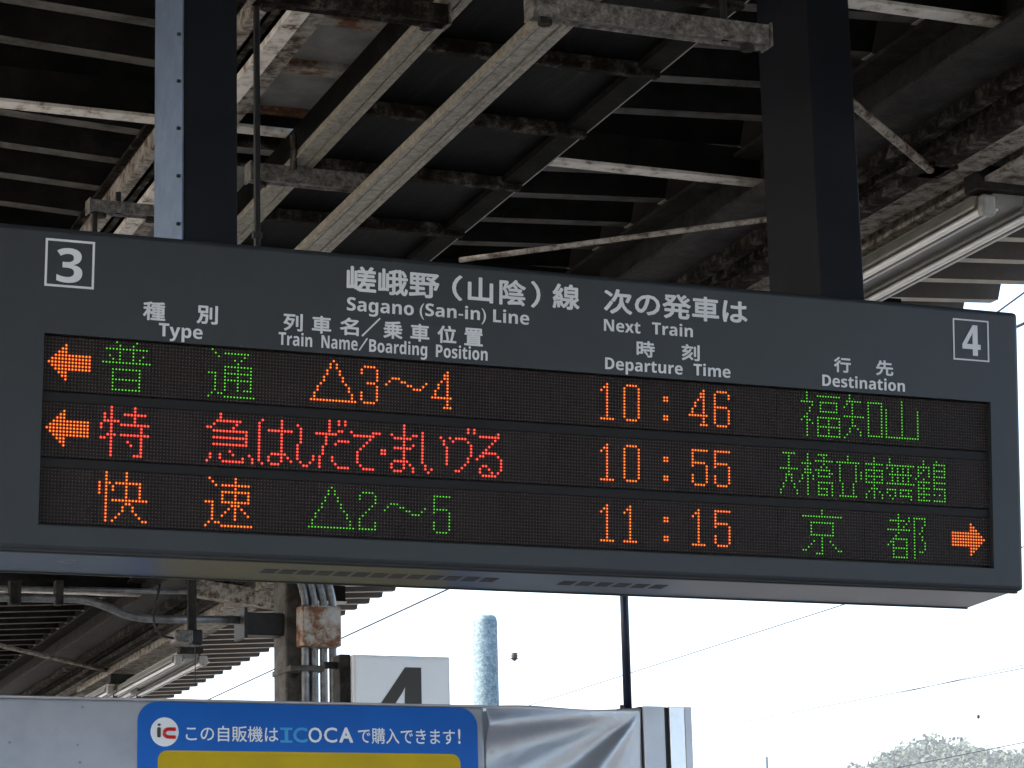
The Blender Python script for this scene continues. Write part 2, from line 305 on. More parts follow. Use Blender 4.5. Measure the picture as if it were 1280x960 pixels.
# glyphs: h x0 x1 y | v x y0 y1 | p x y ...
G = []
def glyph(strip, dx, code, colr):
    s = set(); t = code.split(); i = 0
    while i < len(t):
        if t[i] == 'h':
            a, b, y = (int(q) for q in t[i + 1:i + 4]); s |= {(x, y) for x in range(a, b + 1)}; i += 4
        elif t[i] == 'v':
            x, a, b = (int(q) for q in t[i + 1:i + 4]); s |= {(x, y) for y in range(a, b + 1)}; i += 4
        else:
            i += 1
            while i < len(t) and t[i] not in 'hvp': s.add((int(t[i]), int(t[i + 1]))); i += 2
    G.append((strip, dx, s, colr))
ARL = 'h 1 13 7 h 2 13 6 h 2 13 8 h 3 13 5 h 3 13 9 h 4 6 4 h 4 6 10 h 5 6 3 h 5 6 11 p 6 2 6 12'
ARR = 'h 305 317 7 h 305 316 6 h 305 316 8 h 305 315 5 h 305 315 9 h 312 314 4 h 312 314 10 h 312 313 3 h 312 313 11 p 312 2 312 12'
TRI = 'h 1 15 13 p 8 1 7 2 7 3 6 4 6 5 5 6 5 7 4 8 3 9 3 10 2 11 2 12 9 2 9 3 10 4 10 5 11 6 11 7 12 8 13 9 13 10 14 11 14 12'
WAVE = 'p 1 7 2 6 h 3 5 5 h 6 7 6 h 8 9 7 h 10 12 8 p 13 7 14 6'
DG = {'0': 'v 1 3 12 v 6 3 12 h 2 5 2 h 2 5 13', '1': 'p 1 4 2 3 v 3 2 12 h 1 5 13',
      '2': 'v 1 3 4 h 2 5 2 v 6 3 5 p 5 6 4 7 3 8 2 9 v 1 10 12 h 1 6 13 v 6 11 12',
      '3': 'v 1 3 4 h 2 5 2 v 6 3 6 h 3 5 7 v 6 8 12 v 1 10 12 h 2 5 13',
      '4': 'v 5 2 12 h 4 6 13 p 4 3 4 4 3 5 2 6 2 7 1 8 1 9 h 0 6 10', '5': 'h 1 6 2 v 1 3 7 h 2 5 6 v 6 7 12 v 1 10 12 h 2 5 13',
      '6': 'v 1 3 12 h 2 5 2 p 6 3 6 4 h 2 5 7 v 6 8 12 h 2 5 13', ':': 'p 7 5 8 5 7 6 8 6 7 11 8 11 7 12 8 12'}
def time_(strip, s, colr):
    for u, c in zip((176, 184, 192, 208, 216), s):
        if c == ':': glyph(strip, u, 'p 7 5 8 5 7 6 8 6', colr); glyph(strip, u, 'p 7 11 8 11 7 12 8 12', colr)
        else: glyph(strip, u, DG[c], colr)
glyph(0, 0, ARL, 'or'); glyph(1, 0, ARL, 'or'); glyph(2, 0, ARR, 'or')
glyph(0, 16, 'p 5 0 6 1 11 0 10 1 h 2 14 2 v 6 3 5 v 10 3 5 p 3 4 4 5 13 4 12 5 h 1 15 6 h 4 12 8 v 4 8 14 v 12 8 14 h 4 12 11 h 4 12 14', 'gr')
glyph(0, 48, 'p 2 0 3 1 4 2 h 6 13 1 p 12 2 11 3 9 3 10 4 h 6 14 5 v 6 5 12 v 14 5 12 v 10 5 12 h 6 14 7 h 6 14 9 h 12 13 12 h 1 3 7 v 3 8 12 p 2 13 1 14 4 13 5 13 h 6 15 14', 'gr')
glyph(0, 80, TRI, 'or'); glyph(0, 96, DG['3'], 'or'); glyph(0, 104, WAVE, 'or'); glyph(0, 120, DG['4'], 'or')
glyph(1, 16, 'v 4 0 14 v 2 2 3 h 2 6 4 p 1 5 1 6 h 3 5 8 h 1 2 9 v 11 0 4 h 8 14 2 h 7 15 5 v 13 6 13 h 7 15 8 h 11 13 14 p 9 10 10 11', 'red')
glyph(1, 48, 'v 5 0 1 h 4 11 2 p 3 3 1 4 2 4 10 3 9 4 h 3 13 5 p 13 6 h 3 13 7 p 13 8 h 3 13 9 p 2 12 2 13 1 14 5 12 5 13 h 6 12 14 p 12 13 8 11 9 12 14 12 15 13 15 14', 'red')
glyph(1, 0, 'v 65 2 13 p 66 1 66 14 v 72 1 13 h 68 75 4 h 69 73 11 v 68 12 13 h 69 71 14 p 74 12 75 13', 'red')
glyph(1, 0, 'p 77 2 v 78 3 7 v 77 8 12 p 78 13 79 14 80 14 81 13 82 12 82 11', 'red')
glyph(1, 0, 'v 87 0 3 h 83 89 4 v 86 5 7 v 85 8 10 v 84 11 14 v 90 0 1 v 92 0 1 h 90 91 3 h 90 93 6 p 89 7 v 88 11 12 p 89 13 h 90 93 14', 'red')
glyph(1, 0, 'p 94 3 h 95 101 4 h 101 103 3 p 100 5 99 6 98 7 97 8 v 96 9 12 p 97 13 h 98 101 14', 'red')
glyph(1, -0.2, 'h 104 105 8 h 104 105 9', 'red')
glyph(1, 0, 'v 111 0 13 p 107 3 h 108 113 4 h 108 113 7 p 114 3 115 3 114 6 h 108 112 11 v 107 12 13 h 108 110 14 p 113 12 114 13 114 14', 'red')
glyph(1, 0, 'v 117 2 11 v 118 12 13 p 119 14 120 13 123 3 v 124 4 5 v 125 6 11', 'red')
glyph(1, 0, 'p 126 3 127 4 h 128 131 3 p 132 4 v 133 5 8 v 132 9 10 p 131 11 130 12 128 13 129 13 v 132 0 1 v 134 0 1', 'red')
glyph(1, 0, 'h 136 142 2 p 142 1 141 3 140 4 139 5 138 6 h 137 141 7 h 136 137 8 p 135 9 142 8 v 143 9 12 p 142 13 h 137 141 14 v 136 12 13 h 137 138 11 p 139 12 140 13', 'red')
glyph(2, 16, 'v 3 0 14 v 1 3 6 p 4 3 v 5 4 5 v 9 0 8 h 6 13 3 v 13 4 7 h 5 15 8 h 9 10 9 v 8 10 11 p 7 12 6 13 5 14 v 11 10 11 p 12 12 13 13 h 14 15 14', 'or')
glyph(2, 48, 'p 2 0 3 1 4 2 v 10 0 6 h 6 14 2 h 6 14 4 v 6 5 6 v 14 5 6 h 6 14 7 h 1 3 7 v 3 8 12 p 2 13 1 14 4 13 5 13 h 6 15 14 h 9 11 8 v 10 9 12 p 8 9 7 10 6 11 12 9 13 10 14 11', 'or')
glyph(2, 80, TRI, 'gr'); glyph(2, 96, DG['2'], 'gr'); glyph(2, 104, WAVE, 'gr'); glyph(2, 120, DG['5'], 'gr')
time_(0, '10:46', 'or'); time_(1, '10:55', 'or'); time_(2, '11:15', 'or')
glyph(0, .6, 'v 250 0 3 h 248 252 3 p 252 4 251 5 251 6 h 249 250 8 p 250 7 248 9 250 9 251 9 252 10 v 250 10 14 h 254 262 1 h 255 261 3 v 255 4 5 v 261 4 5 h 255 261 6 h 254 262 8 v 254 8 14 v 258 8 14 v 262 8 14 h 254 262 11 h 254 262 14', 'gr')
glyph(0, .5, 'v 266 0 1 h 265 270 2 p 265 3 264 4 v 267 3 9 h 264 271 7 h 267 268 10 p 269 11 270 12 270 13 266 11 266 12 265 13 264 14 v 273 2 13 v 278 2 13 h 273 278 2 h 273 278 13', 'gr')
glyph(0, .25, 'v 280 4 13 v 286 1 12 v 292 4 13 h 280 292 13', 'gr')
glyph(1, .7, 'h 241 245 1 v 243 2 7 h 240 246 6 h 242 244 8 v 242 9 10 v 244 9 10 v 241 11 12 v 245 11 12 v 240 13 14 v 246 13 14', 'gr')
glyph(1, .65, 'v 250 1 14 h 248 251 4 h 249 251 6 h 249 251 7 v 248 8 9 p 247 10 v 252 8 9 h 254 257 1 p 256 2 h 253 259 3 p 256 4 255 5 257 5 h 253 258 6 p 254 7 258 7 259 7 h 254 258 8 h 254 259 10 p 254 11 259 11 h 254 257 12 p 259 12 254 13 257 13 259 13 h 254 257 14 p 259 14', 'gr')
glyph(1, .55, 'v 265 1 2 h 261 269 3 v 262 4 9 v 263 10 13 v 268 4 9 v 267 10 13 h 262 268 14', 'gr')
glyph(1, .5, 'v 270 6 8', 'gr')
glyph(1, .4, 'v 275 1 14 h 272 278 3 h 272 278 5 h 272 278 7 h 272 278 9 p 272 6 278 6 272 8 278 8 h 274 276 11 p 273 12 277 12 272 13 278 13 272 14 278 14', 'gr')
glyph(1, .3, 'v 281 1 2 h 280 290 3 p 280 4 v 282 4 8 v 284 4 8 v 286 4 8 v 288 4 8 h 281 289 6 h 280 290 9 h 280 283 11 h 285 289 11 p 280 12 283 12 285 12 288 12 281 13 283 13 h 285 289 13 p 282 14 289 14', 'gr')
glyph(1, .2, 'v 294 1 2 h 292 296 3 p 292 4 294 4 296 4 292 5 293 5 296 5 292 6 296 6 291 7 294 7 h 292 296 8 p 292 9 294 9 h 292 296 10 p 292 11 294 11 h 292 296 12 p 292 13 294 13 h 292 296 14 '
      'p 299 1 h 298 302 2 p 298 3 302 3 h 298 302 4 p 298 5 302 5 h 298 302 6 p 298 7 h 298 302 8 p 298 9 h 298 302 10 p 302 11 298 12 300 12 302 12 302 13 h 298 302 14', 'gr')
glyph(2, .7, 'v 255 0 1 h 248 262 2 h 251 259 4 h 251 259 8 v 251 5 7 v 259 5 7 v 255 9 14 h 253 255 14 p 252 10 251 11 250 12 249 13 248 13 258 10 259 11 260 12 261 13 262 13', 'gr')
glyph(2, .3, 'v 284 0 6 h 281 286 2 h 280 288 5 p 283 7 288 1 288 2 287 3 286 4 h 282 287 8 p 281 9 280 10 v 282 9 13 v 287 9 13 h 282 287 11 h 282 287 14 v 290 1 14 h 290 294 1 v 294 2 3 v 293 4 5 p 292 6 v 293 7 8 v 294 9 11 h 292 293 12', 'gr')
RAD = {'or': .42, 'red': .44, 'gr': .28}; lit = [set(), set(), set()]
for strip, dx, s, colr in G:
    bm = bmesh.new(); r = RAD[colr] * PT; n = 8
    for x, y in sorted(s):
        cx = (x + dx) * PT; cz = -SO[strip] - y * PT
        lit[strip].add((x + dx, y))
        o_ = [bm.verts.new((cx + r * math.cos(math.pi * 2 * k / n + .39), 0.0035, cz + r * math.sin(math.pi * 2 * k / n + .39))) for k in range(n)]
        i_ = [bm.verts.new((cx + .55 * r * math.cos(math.pi * 2 * k / n + .39), 0.0018, cz + .55 * r * math.sin(math.pi * 2 * k / n + .39))) for k in range(n)]
        for k in range(n):
            bm.faces.new((o_[k], o_[(k + 1) % n], i_[(k + 1) % n], i_[k]))
        f = bm.faces.new(i_); f.material_index = 1
    nm = 'lit_arrow' if len(s) > 60 and colr == 'or' and max(y for _, y in s) == 12 else 'lit_character'
    o = obj(nm, bm, None, board, mats=[M['led_' + colr], M['led_' + colr + '_core']])
    tag(o, {'or': 'orange lit dots', 'red': 'red lit dots', 'gr': 'green lit dots'}[colr])
V = []; F = []
for s in range(3):
    rows = {}
    for x, y in lit[s]: rows.setdefault(y, []).append(x)
    for y in range(16):
        for x in range(320):
            if any(abs(x - q) < .85 for q in rows.get(y, ())): continue
            cx, cz, r, b = x * PT, -SO[s] - y * PT, PT * .27, len(V)
            V += [(cx - r, .0038, cz), (cx, .0038, cz - r), (cx + r, .0038, cz), (cx, .0038, cz + r), (cx, .0022, cz)]
            F += [(b, b + 1, b + 4), (b + 1, b + 2, b + 4), (b + 2, b + 3, b + 4), (b + 3, b, b + 4)]
me = bpy.data.meshes.new('unlit_lamps'); me.from_pydata(V, [], F); o = obj('unlit_lamps', me, M['lamp_off'], board); o['kind'] = 'stuff'

def board_text(s, xl, yt, yb, xr, bold=0.02, latin=False, space=1.0):
    if latin or s.isdigit(): s = bold_face(s); bold = 0.001
    x0, zt = on_board(xl, yt, FY); _, zb = on_board(xl, yb, FY); x1 = board_x(xr, (zt + zb) / 2, FY)
    return put_text(s, x0, x1, zb, zt, FY - 0.0001, board, M['lettering'], bold, latin, space)
J = 0.026
board_text('嵯峨野', 433.4, 331.5, 364.5, 549, J); board_text('（', 565, 343.5, 375.5, 577.8, J)
board_text('山', 584.6, 345.5, 377, 616.3, J); board_text('陰', 624, 348.4, 380.7, 657.1, J)
board_text('）', 663.5, 351, 384.5, 675.4, J); board_text('線', 690.5, 353.7, 385.7, 724.3, J)
board_text('次の発車は', 754.7, 360, 391.5, 934.1, J)
for s, xl, yt, xr in (('列', 354.3, 390.9, 378.3), ('車', 389.9, 394.0, 413.9), ('名', 424.8, 396.3, 448.4), ('乗', 479.1, 400.5, 503.1), ('車', 512.8, 404.0, 536.5), ('位', 546.7, 406.2, 570.3), ('置', 580.2, 409.3, 603.4)):
    board_text(s, xl, yt, yt + 22.3, xr, J)
for s, xl, yt, xr in (('種', 178.9, 376.2, 206.6), ('別', 246, 380.7, 272.2)): board_text(s, xl, yt, yt + 23.6, xr, J)
for s, xl, yt, xr in (('時', 795.4, 425.3, 818.2), ('刻', 851.7, 429.6, 874.3)): board_text(s, xl, yt, yt + 20.6, xr, J)
for s, xl, yt, xr in (('行', 1042, 445.6, 1063.3), ('先', 1094.5, 449.6, 1116.3)): board_text(s, xl, yt, yt + 19.4, xr, J)
LB = 0.018
board_text('Sagano', 433.6, 371.3, 387.8, 517, LB, True); board_text('(San-in)', 524.5, 378.6, 394.2, 607.3, LB, True); board_text('Line', 616.3, 386.8, 402.5, 661.2, LB, True)
board_text('Train', 348.3, 415, 430.8, 390, LB, True); board_text('Name', 401.8, 419, 434.8, 446.8, LB, True); board_text('Boarding', 461.4, 424, 439.6, 533.7, LB, True); board_text('Position', 544.8, 430.6, 446.2, 609.2, LB, True)
board_text('Type', 198.6, 403.6, 420, 253, LB, True)
board_text('Next', 754.7, 398.7, 413.4, 800.2, LB, True); board_text('Train', 814.8, 402.8, 417.6, 865.8, LB, True)
board_text('Departure', 756.2, 446.6, 461.3, 853, LB, True); board_text('Time', 866.6, 454.6, 469.0, 912.8, LB, True)
board_text('Destination', 1027.5, 468.1, 482.2, 1130.8, LB, True)
board_text('3', 71.5, 309.0, 352.6, 103, 0.045); board_text('4', 1202.1, 405.3, 443.5, 1225.4, 0.03)
def board_line(a, b, wd, name='lettering'):
    x0, z0 = on_board(*a, FY); x1, z1 = on_board(*b, FY); d = Vector((x1 - x0, 0, z1 - z0)).normalized() * wd / 2; n = Vector((-d.z, 0, d.x))
    bm = bmesh.new(); P = [Vector((x0, 0, z0)), Vector((x1, 0, z1))]
    c = [P[0] - n, P[1] - n, P[1] + n, P[0] + n]
    hexa(bm, [(q.x, FY - .0001, q.z) for q in c] + [(q.x, FY - .0013, q.z) for q in c]); bmesh.ops.recalc_face_normals(bm, faces=bm.faces)
    return obj(name, bm, M['lettering'], board)
board_line((452.5, 420), (475, 398), 0.0036); board_line((448.8, 438), (459, 423), 0.0030)
def number_frame(q, wd):
    c = [on_board(*p, FY) for p in q]; x0 = (c[0][0] + c[3][0]) / 2; x1 = (c[1][0] + c[2][0]) / 2; zt = (c[0][1] + c[1][1]) / 2; zb = (c[2][1] + c[3][1]) / 2
    bm = bmesh.new()
    for a in ((x0, x1, zt - wd, zt), (x0, x1, zb, zb + wd), (x0, x0 + wd, zb + wd, zt - wd), (x1 - wd, x1, zb + wd, zt - wd)):
        box(bm, a[0], a[1], FY - .0013, FY - .0001, a[2], a[3])
    obj('number_frame', bm, M['lettering'], board)
number_frame(((57.2, 297.3), (118.6, 302.8), (117.2, 362.3), (55.4, 356.7)), 0.0048)
number_frame(((1190.6, 397.8), (1235, 401.3), (1236.6, 452.8), (1192, 449.2)), 0.0035)

# hanging posts (plumb), set into the top of the board
def post(px0, px1, py, yf, depth, label, side=None, grp='posts holding up the departure board'):
    a, b = at_y(px0, py, yf), at_y(px1, py, yf); zb = a.z - 0.06
    t = thing('hanging_post', label, 'post', ((a.x + b.x) / 2, yf + depth / 2, 4.6), grp)
    obj('post_body', bxm(a.x, b.x, yf, yf + depth, zb, 4.62, 0.003), M['post'], t)
    if side:
        obj('skylit_face', bxm(a.x - 0.004, a.x - 0.0005, yf - 0.003, yf + depth, zb, 4.62), side, t)  # added thin sheet whose pale colour stands for skylight on this face
        for k in range(7):
            z = a.z + 0.04 + k * 0.112
            obj('bolt', tb([(a.x - 0.0045, yf + 0.012, z), (a.x - 0.012, yf + 0.012, z)], 0.004, 6), M['steel_dark'], t)
    return t
post(229, 297, 300, -0.01, 0.225, 'square dark post with pale blue grey left side above the number 3', M['side_skylit'])
post(1027, 1081, 372, -0.012, 0.262, 'all dark square post above the right half of the board near the number 4')

# =================================================================== CANOPY
canopy = thing('platform_canopy', 'grimy old station canopy of ribbed roof sheets, rafters and peeling beams above the platform', 'canopy', (1.7, 3, 4.3))
PER = 0.3155
def fold_mesh(xa, xb, m_, z_at, name, mt, mr=None):
    """one rib of folded roof sheet: from the crest down a web, the narrow bottom flange, and up again"""
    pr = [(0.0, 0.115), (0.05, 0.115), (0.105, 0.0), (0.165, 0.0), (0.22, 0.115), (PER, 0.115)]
    th = 0.004; bm = bmesh.new(); lo = []; hi = []
    for y, z in pr:
        lo.append([bm.verts.new((x, y, z + z_at(x))) for x in (xa, xb)]); hi.append([bm.verts.new((x, y, z + th + z_at(x))) for x in (xa, xb)])
    for i in range(5):
        bm.faces.new((lo[i][0], lo[i + 1][0], lo[i + 1][1], lo[i][1])); bm.faces.new((hi[i][0], hi[i][1], hi[i + 1][1], hi[i + 1][0]))
        bm.faces.new((lo[i][0], hi[i][0], hi[i + 1][0], lo[i + 1][0])); bm.faces.new((lo[i][1], lo[i + 1][1], hi[i + 1][1], hi[i][1]))
    bmesh.ops.recalc_face_normals(bm, faces=bm.faces)
    me = bpy.data.meshes.new(name); bm.to_mesh(me); bm.free(); me.materials.append(mt); me.materials.append(mr or M['sheet_rib'])
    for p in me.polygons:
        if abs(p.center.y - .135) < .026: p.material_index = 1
    return me
ZS = 4.33
XE = lat(at_z(716, 175, 4.12))                     # lateral station of the gutter's right edge
XR = lat(at_z(1262, 377, ZS + 0.14))               # free right edge of the roof
XG = lat(at_z(402, 165, 4.12))                     # gutter's left edge (under the first raceway)
XL = -3.2
XM = lat(at_z(1205, 96, 4.16)); meO = fold_mesh(XM - .05, XR, 1, lambda x: 0.058 * (x - XE), 'roof_sheet', M['sheet_daylit'], M['rib_daylit'])
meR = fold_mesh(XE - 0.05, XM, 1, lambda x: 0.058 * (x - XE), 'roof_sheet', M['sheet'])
meL = fold_mesh(XL, 0.98, 1, lambda x: -0.045 * (x - 0.98), 'roof_sheet', M['sheet'])
YR0 = at_z(750, 213, ZS + 0.03).y - 0.135 - 28 * PER  # unseen roof run behind the camera, its length set for light on the board
n0 = 0
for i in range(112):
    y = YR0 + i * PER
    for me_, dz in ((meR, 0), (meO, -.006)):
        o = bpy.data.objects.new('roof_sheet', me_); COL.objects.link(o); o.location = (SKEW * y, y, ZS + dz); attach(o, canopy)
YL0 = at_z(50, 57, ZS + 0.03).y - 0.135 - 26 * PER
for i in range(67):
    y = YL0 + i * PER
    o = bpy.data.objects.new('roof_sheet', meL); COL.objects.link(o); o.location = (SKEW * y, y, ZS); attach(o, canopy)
Ya, Yb = YR0, YR0 + 112 * PER
# soffit boards left of the gutter with rusty battens
for k, (ya, yb) in enumerate(((-9, -6), (-6, -4.2), (-4.2, -2.4), (-2.4, -0.6), (-0.6, 1.2), (1.2, 3.0), (3.0, 4.8), (4.8, 6.6), (6.6, 8.4), (8.4, 12))):
    obj('soffit_board', extr(rect(XG + 0.10 - 0.80, 0.012), LP((XG + .90) / 2, ya + .003, 4.316), LP((XG + .90) / 2, yb - .003, 4.316)), M['soffit'], canopy)
for py in (26, 91, 152, 190, 214):
    p = at_z(430, py, 4.30); y = p.y
    obj('batten', bxm(0.9 + SKEW * y, XG + 0.12 + SKEW * y, y - 0.03, y + 0.03, 4.29, 4.325, 0.003), M['rustbox'] if py in (26, 91, 152) else M['peel_dark'], canopy)
# long girders
def longi(name, px, py, Z, w_, h_, m, prof=None, y0=None, y1=None, label=None):
    xl = lat(at_z(px, py, Z)); y0 = Ya if y0 is None else y0; y1 = Yb if y1 is None else y1
    o = obj(name, extr(prof or rect(w_, h_), LP(xl, y0, Z), LP(xl, y1, Z)), m, canopy)
    if label: o['label'] = label
    return o
longi('girder', 356, 62, 4.20, 0.13, 0.13, M['peel'], ibeam(0.075, 0.12), y1=9)
longi('girder', 312, 62, 4.17, 0.10, 0.16, M['peel_dark'], ibeam(0.06, 0.16), y1=9)
longi('girder', 160, 238, 4.17, 0.1, 0.13, M['peel'], rect(0.045, 0.055), y1=9)
longi('girder', 190, 250, 4.15, 0.1, 0.13, M['flange'], rect(0.05, 0.02), y1=9)
longi('girder', 176, 246, 4.17, 0.1, 0.13, M['peel_dark'], rect(0.02, 0.14), y1=9)
# gutter with ribs
gx = (XG + XE) / 2
obj('gutter', extr(rect(XE - XG, 0.10), LP(gx, Ya, 4.125), LP(gx, 9, 4.125)), M['gutter'], canopy)
obj('gutter_edge', extr([(-.012, 0), (-.003, 0), (-.003, .004), (-.006, .004), (-.006, .19), (-.012, .19)], LP(XE + .004, Ya, 4.105), LP(XE + .004, 9, 4.105)), M['reflector'], canopy)
obj('gutter_edge', extr(rect(.07, .02), LP(XE - .045, Ya, 4.10), LP(XE - .045, 9, 4.10)), M['sheet'], canopy)
p1, p2 = at_z(700, 76, 4.10), at_z(650, 157, 4.10); rs = p2.y - p1.y
for k in range(-6, 14):
    y = p1.y + k * rs
    obj('gutter_rib', bxm(XG + SKEW * y + .01, XE + SKEW * y - .012, y - 0.016, y + 0.016, 4.082, 4.123, 0.004), M['peel_dark'], canopy)
# rafters across the platform
yr1 = at_z(750, 208, 4.24).y; yr0 = at_z(1170, 17, 4.24).y; step = yr1 - yr0
yr = [yr1 + k * step for k in range(-5, 7)]
for k, y in enumerate(yr):
    a_ = (XL + SKEW * y, y, 4.235); b_ = (XR - 0.7 + SKEW * y, y, 4.235)
    rf = obj('rafter', extr(rect(0.012, 0.11), Vector(a_) + Vector((0, 0, .009)), Vector(b_) + Vector((0, 0, .009))), M['sheet'], canopy)
    obj('rafter_flange', extr(rect(0.065, 0.010), a_, b_), M['flange'], rf)
print('STEP', step, yr1, yr0, 'XE', XE, 'XR', XR, 'XG', XG, 'rib', rs)
# right-hand girders and pipes
longi('girder', 1205, 96, 4.16, 0.2, 0.16, M['steel_dark'], ibeam(0.21, 0.17, 0.014), label='dark wide girder beside the right post')
longi('girder', 1176, 88, 4.25, 0.2, 0.16, M['peel_dark'], rect(0.05, 0.08))
longi('girder', 1200, 172, 4.12, 0.2, 0.16, M['peel_dark'], rect(0.035, 0.05))
longi('girder', 1200, 148, 4.12, 0.2, 0.16, M['peel_dark'], rect(0.045, 0.09))
longi('girder', 1200, 196, 4.06, 0.2, 0.16, M['peel_dark'], rect(0.06, 0.03))
longi('girder', 1160, 285, 4.07, 0.2, 0.16, M['peel'], ibeam(0.17, 0.2, 0.014), label='peeling cream girder above the tube lamps')
longi('girder', 1262, 178, 4.10, 0.2, 0.16, M['peel'], rect(0.12, 0.02))
# tie rods
def rod(a, b, r, m, name='tie_rod', n=8): return obj(name, tb([a, b], r, n), m, canopy)
rod(at_z(1040, 108, 4.14), at_z(1163, 212, 4.06), 0.014, M['peel'])
rod(at_z(575, 325, 4.16), at_z(975, 272, 4.10), 0.010, M['peel'])
rod(at_z(-30, 800, 4.10), at_z(133, 838, 4.06), 0.016, M['peel'])
for px, py in ((1163, 214), (133, 838)):
    p = at_z(px, py, 4.06); obj('gusset_plate', bxm(p.x - .08, p.x + .07, p.y - .05, p.y + .07, p.z, p.z + .012, .002), M['peel_dark'], canopy)
# haunches under the far rafters
def strut(a, b, w_, h_, m, name='brace'): return obj(name, extr(rect(w_, h_), a, b), m, canopy)
strut(at_z(238, 745, 4.0), at_z(365, 765, 3.9), 0.10, 0.10, M['peel'])
strut(at_z(250, 722, 4.12), at_z(372, 728, 4.12), 0.5, 0.12, M['peel_dark'])

# raceways (trunking) on hanging brackets
def raceway(px, py, label, y0, y1, w_, zz, hh):
    xl = lat(at_z(px, py, zz)); t = thing('lighting_raceway', label, 'cable trunking', LP(xl, 0, zz), 'long cable trunkings under the canopy')
    obj('trunking', extr(channel(w_, hh, .006, .008), LP(xl, y0, zz), LP(xl, y1, zz)), M['cream'], t)
    obj('trunking_lid', extr(rect(w_ * .5, 0.004), LP(xl - w_ * .12, y0, zz + .002), LP(xl - w_ * .12, y1, zz + .002)), M['cream'], t)
    obj('trunking_edge', extr(rect(w_ * .12, 0.006), LP(xl + w_ * .30, y0, zz + .0005), LP(xl + w_ * .30, y1, zz + .0005)), M['cream'], t)
    return xl
raceway(568, 4, 'narrower cream metal trunking running diagonally nearer the left post', -8, 9, 0.056, 4.02, .030)
q = at_z(378, 205, 4.01); obj('strap', bxm(q.x - .032, q.x - .022, q.y - .02, q.y + .02, 3.985, 4.10, .003), M['peel_dark'], bpy.data.objects['lighting_raceway'])
raceway(672, 52, 'wider cream metal trunking running diagonally over the middle of the board', -8, 9, 0.078, 3.90, .034)
def bracket(pa, pb, Z, label, hh=0.05, rods=(), mb='bracket'):
    a, b = at_z(*pa, Z), at_z(*pb, Z)
    t = thing('hanging_bracket', label, 'bracket', ((a.x + b.x) / 2, a.y, Z), 'bracket bars hanging under the canopy')
    bm = extr(channel(0.045, hh, .005, 0.0), (a.x, a.y, Z), (b.x, a.y, Z)); obj('bar', bm, M[mb], t)
    obj('end_plate', bxm(a.x - .006, a.x - .001, a.y - .028, a.y + .028, Z - .004, Z + hh + .004), M['bracket'], t)
    obj('end_plate', bxm(b.x + .001, b.x + .006, a.y - .028, a.y + .028, Z - .004, Z + hh + .004), M['bracket'], t)
    for px, zl, zh in rods:
        x = at_z(px, pa[1], Z).x; obj('rod', tb([(x, a.y, zl), (x, a.y, zh)], 0.009, 8), M['black'], t)
    for x in (a.x + .035, b.x - .05):
        obj('nut', tb([(x, a.y, Z - .014), (x, a.y, Z - .002)], 0.017, 6), M['steel_dark'], t)
    return t
bracket((312, 226), (470, 240), 3.965, 'grey bracket bar with rounded end on a thin black rod beside the left post')
q = at_y(321, 150, .62)
t = thing('hanging_rod', 'thin black vertical rod just right of the left post', 'rod', (q.x, .62, 4.33))
obj('rod_shaft', tb([(q.x, .62, 3.15), (q.x, .62, 4.33)], .0088, 8), M['black'], t)
obj('rod_nut', tb([(q.x, .62, 3.50), (q.x, .62, 3.515)], .014, 6), M['black'], t)
bracket((664, 22), (968, 52), 3.845, 'long weathered bracket bar with bolts at the top centre beside the right post', 0.050, rods=((682, 3.845, 4.4), (950, 3.845, 4.4)))
bracket((316, 3), (560, 30), 3.97, 'dark bracket bar along the top edge left of the diagonal trunkings', mb='peel_dark')
bracket((112, 265), (205, 277), 3.97, 'short bracket bar directly left of the left post', 0.035, rods=((119, 3.85, 3.97), (151, 3.97, 4.04)))
p = at_z(320, 5, 3.96)

# twin tube lamps along the right girder
def lamp(pa, Z, ln, label, pw=(.13, .17), ph=.08):
    a = at_z(*pa, Z); xl = lat(a); y0 = a.y; y1 = y0 + ln
    t = thing('tube_lamp', label, 'lamp', LP(xl, y0, Z), 'twin tube lamps in a line under the canopy')
    obj('lamp_body', extr([(-.05, .03), (.05, .03), (.06, .09), (-.06, .09)], LP(xl, y0, Z), LP(xl, y1, Z)), M['reflector'], t)
    for s in (-1, 1):
        c = xl + s * .088
        obj('reflector', extr([(-.040, -.002), (-.038, -.009), (-.024, .026), (.024, .026), (.038, -.009), (.040, -.002), (.028, .031), (-.028, .031)], LP(c, y0, Z + .02), LP(c, y1, Z + .02)), M['reflector'], t)
        obj('fluorescent_tube', tb([LP(c, y0 + .03, Z + .010), LP(c, y1 - .03, Z + .008)], 0.0115, 10), M['tube'], t)
        obj('reflector_glint', extr(rect(.006, .007), LP(c + .0435, y0, Z + .008), LP(c + .0435, y1, Z + .008)), M['signframe'], t)  # white strip painting the sky's glint along the reflector's right edge
        obj('end_cap', bxm(c + SKEW * y0 - .026, c + SKEW * y0 + .026, y0 - .026, y0 + .012, Z - .016, Z + .052, .012, 3), M['endcap'], t)
        obj('lamp_clip', extr(rect(.03, .05), LP(c, y0 + ln * .62, Z - .02), LP(c, y0 + ln * .62 + .02, Z - .02)), M['black'], t)
    obj('mounting_plate', bxm(xl + SKEW * y0 - pw[0], xl + SKEW * y0 + pw[1], y0 - .03, y0 + .05, Z + .064, Z + .064 + ph, .004), M['steel_dark'], t)
    return xl
lamp((1262, 268), 3.98, 3.1, 'twin tube lamp right of the right post with bright edges')
lamp((238, 829), 3.86, 3.2, 'twin tube lamp seen below the board left of the rusty box', (.08, .08), .04)
lamp((152, 866), 3.86, 3.0, 'farthest tube lamp low at the left behind the white panel edge', (.09, .09), .07)

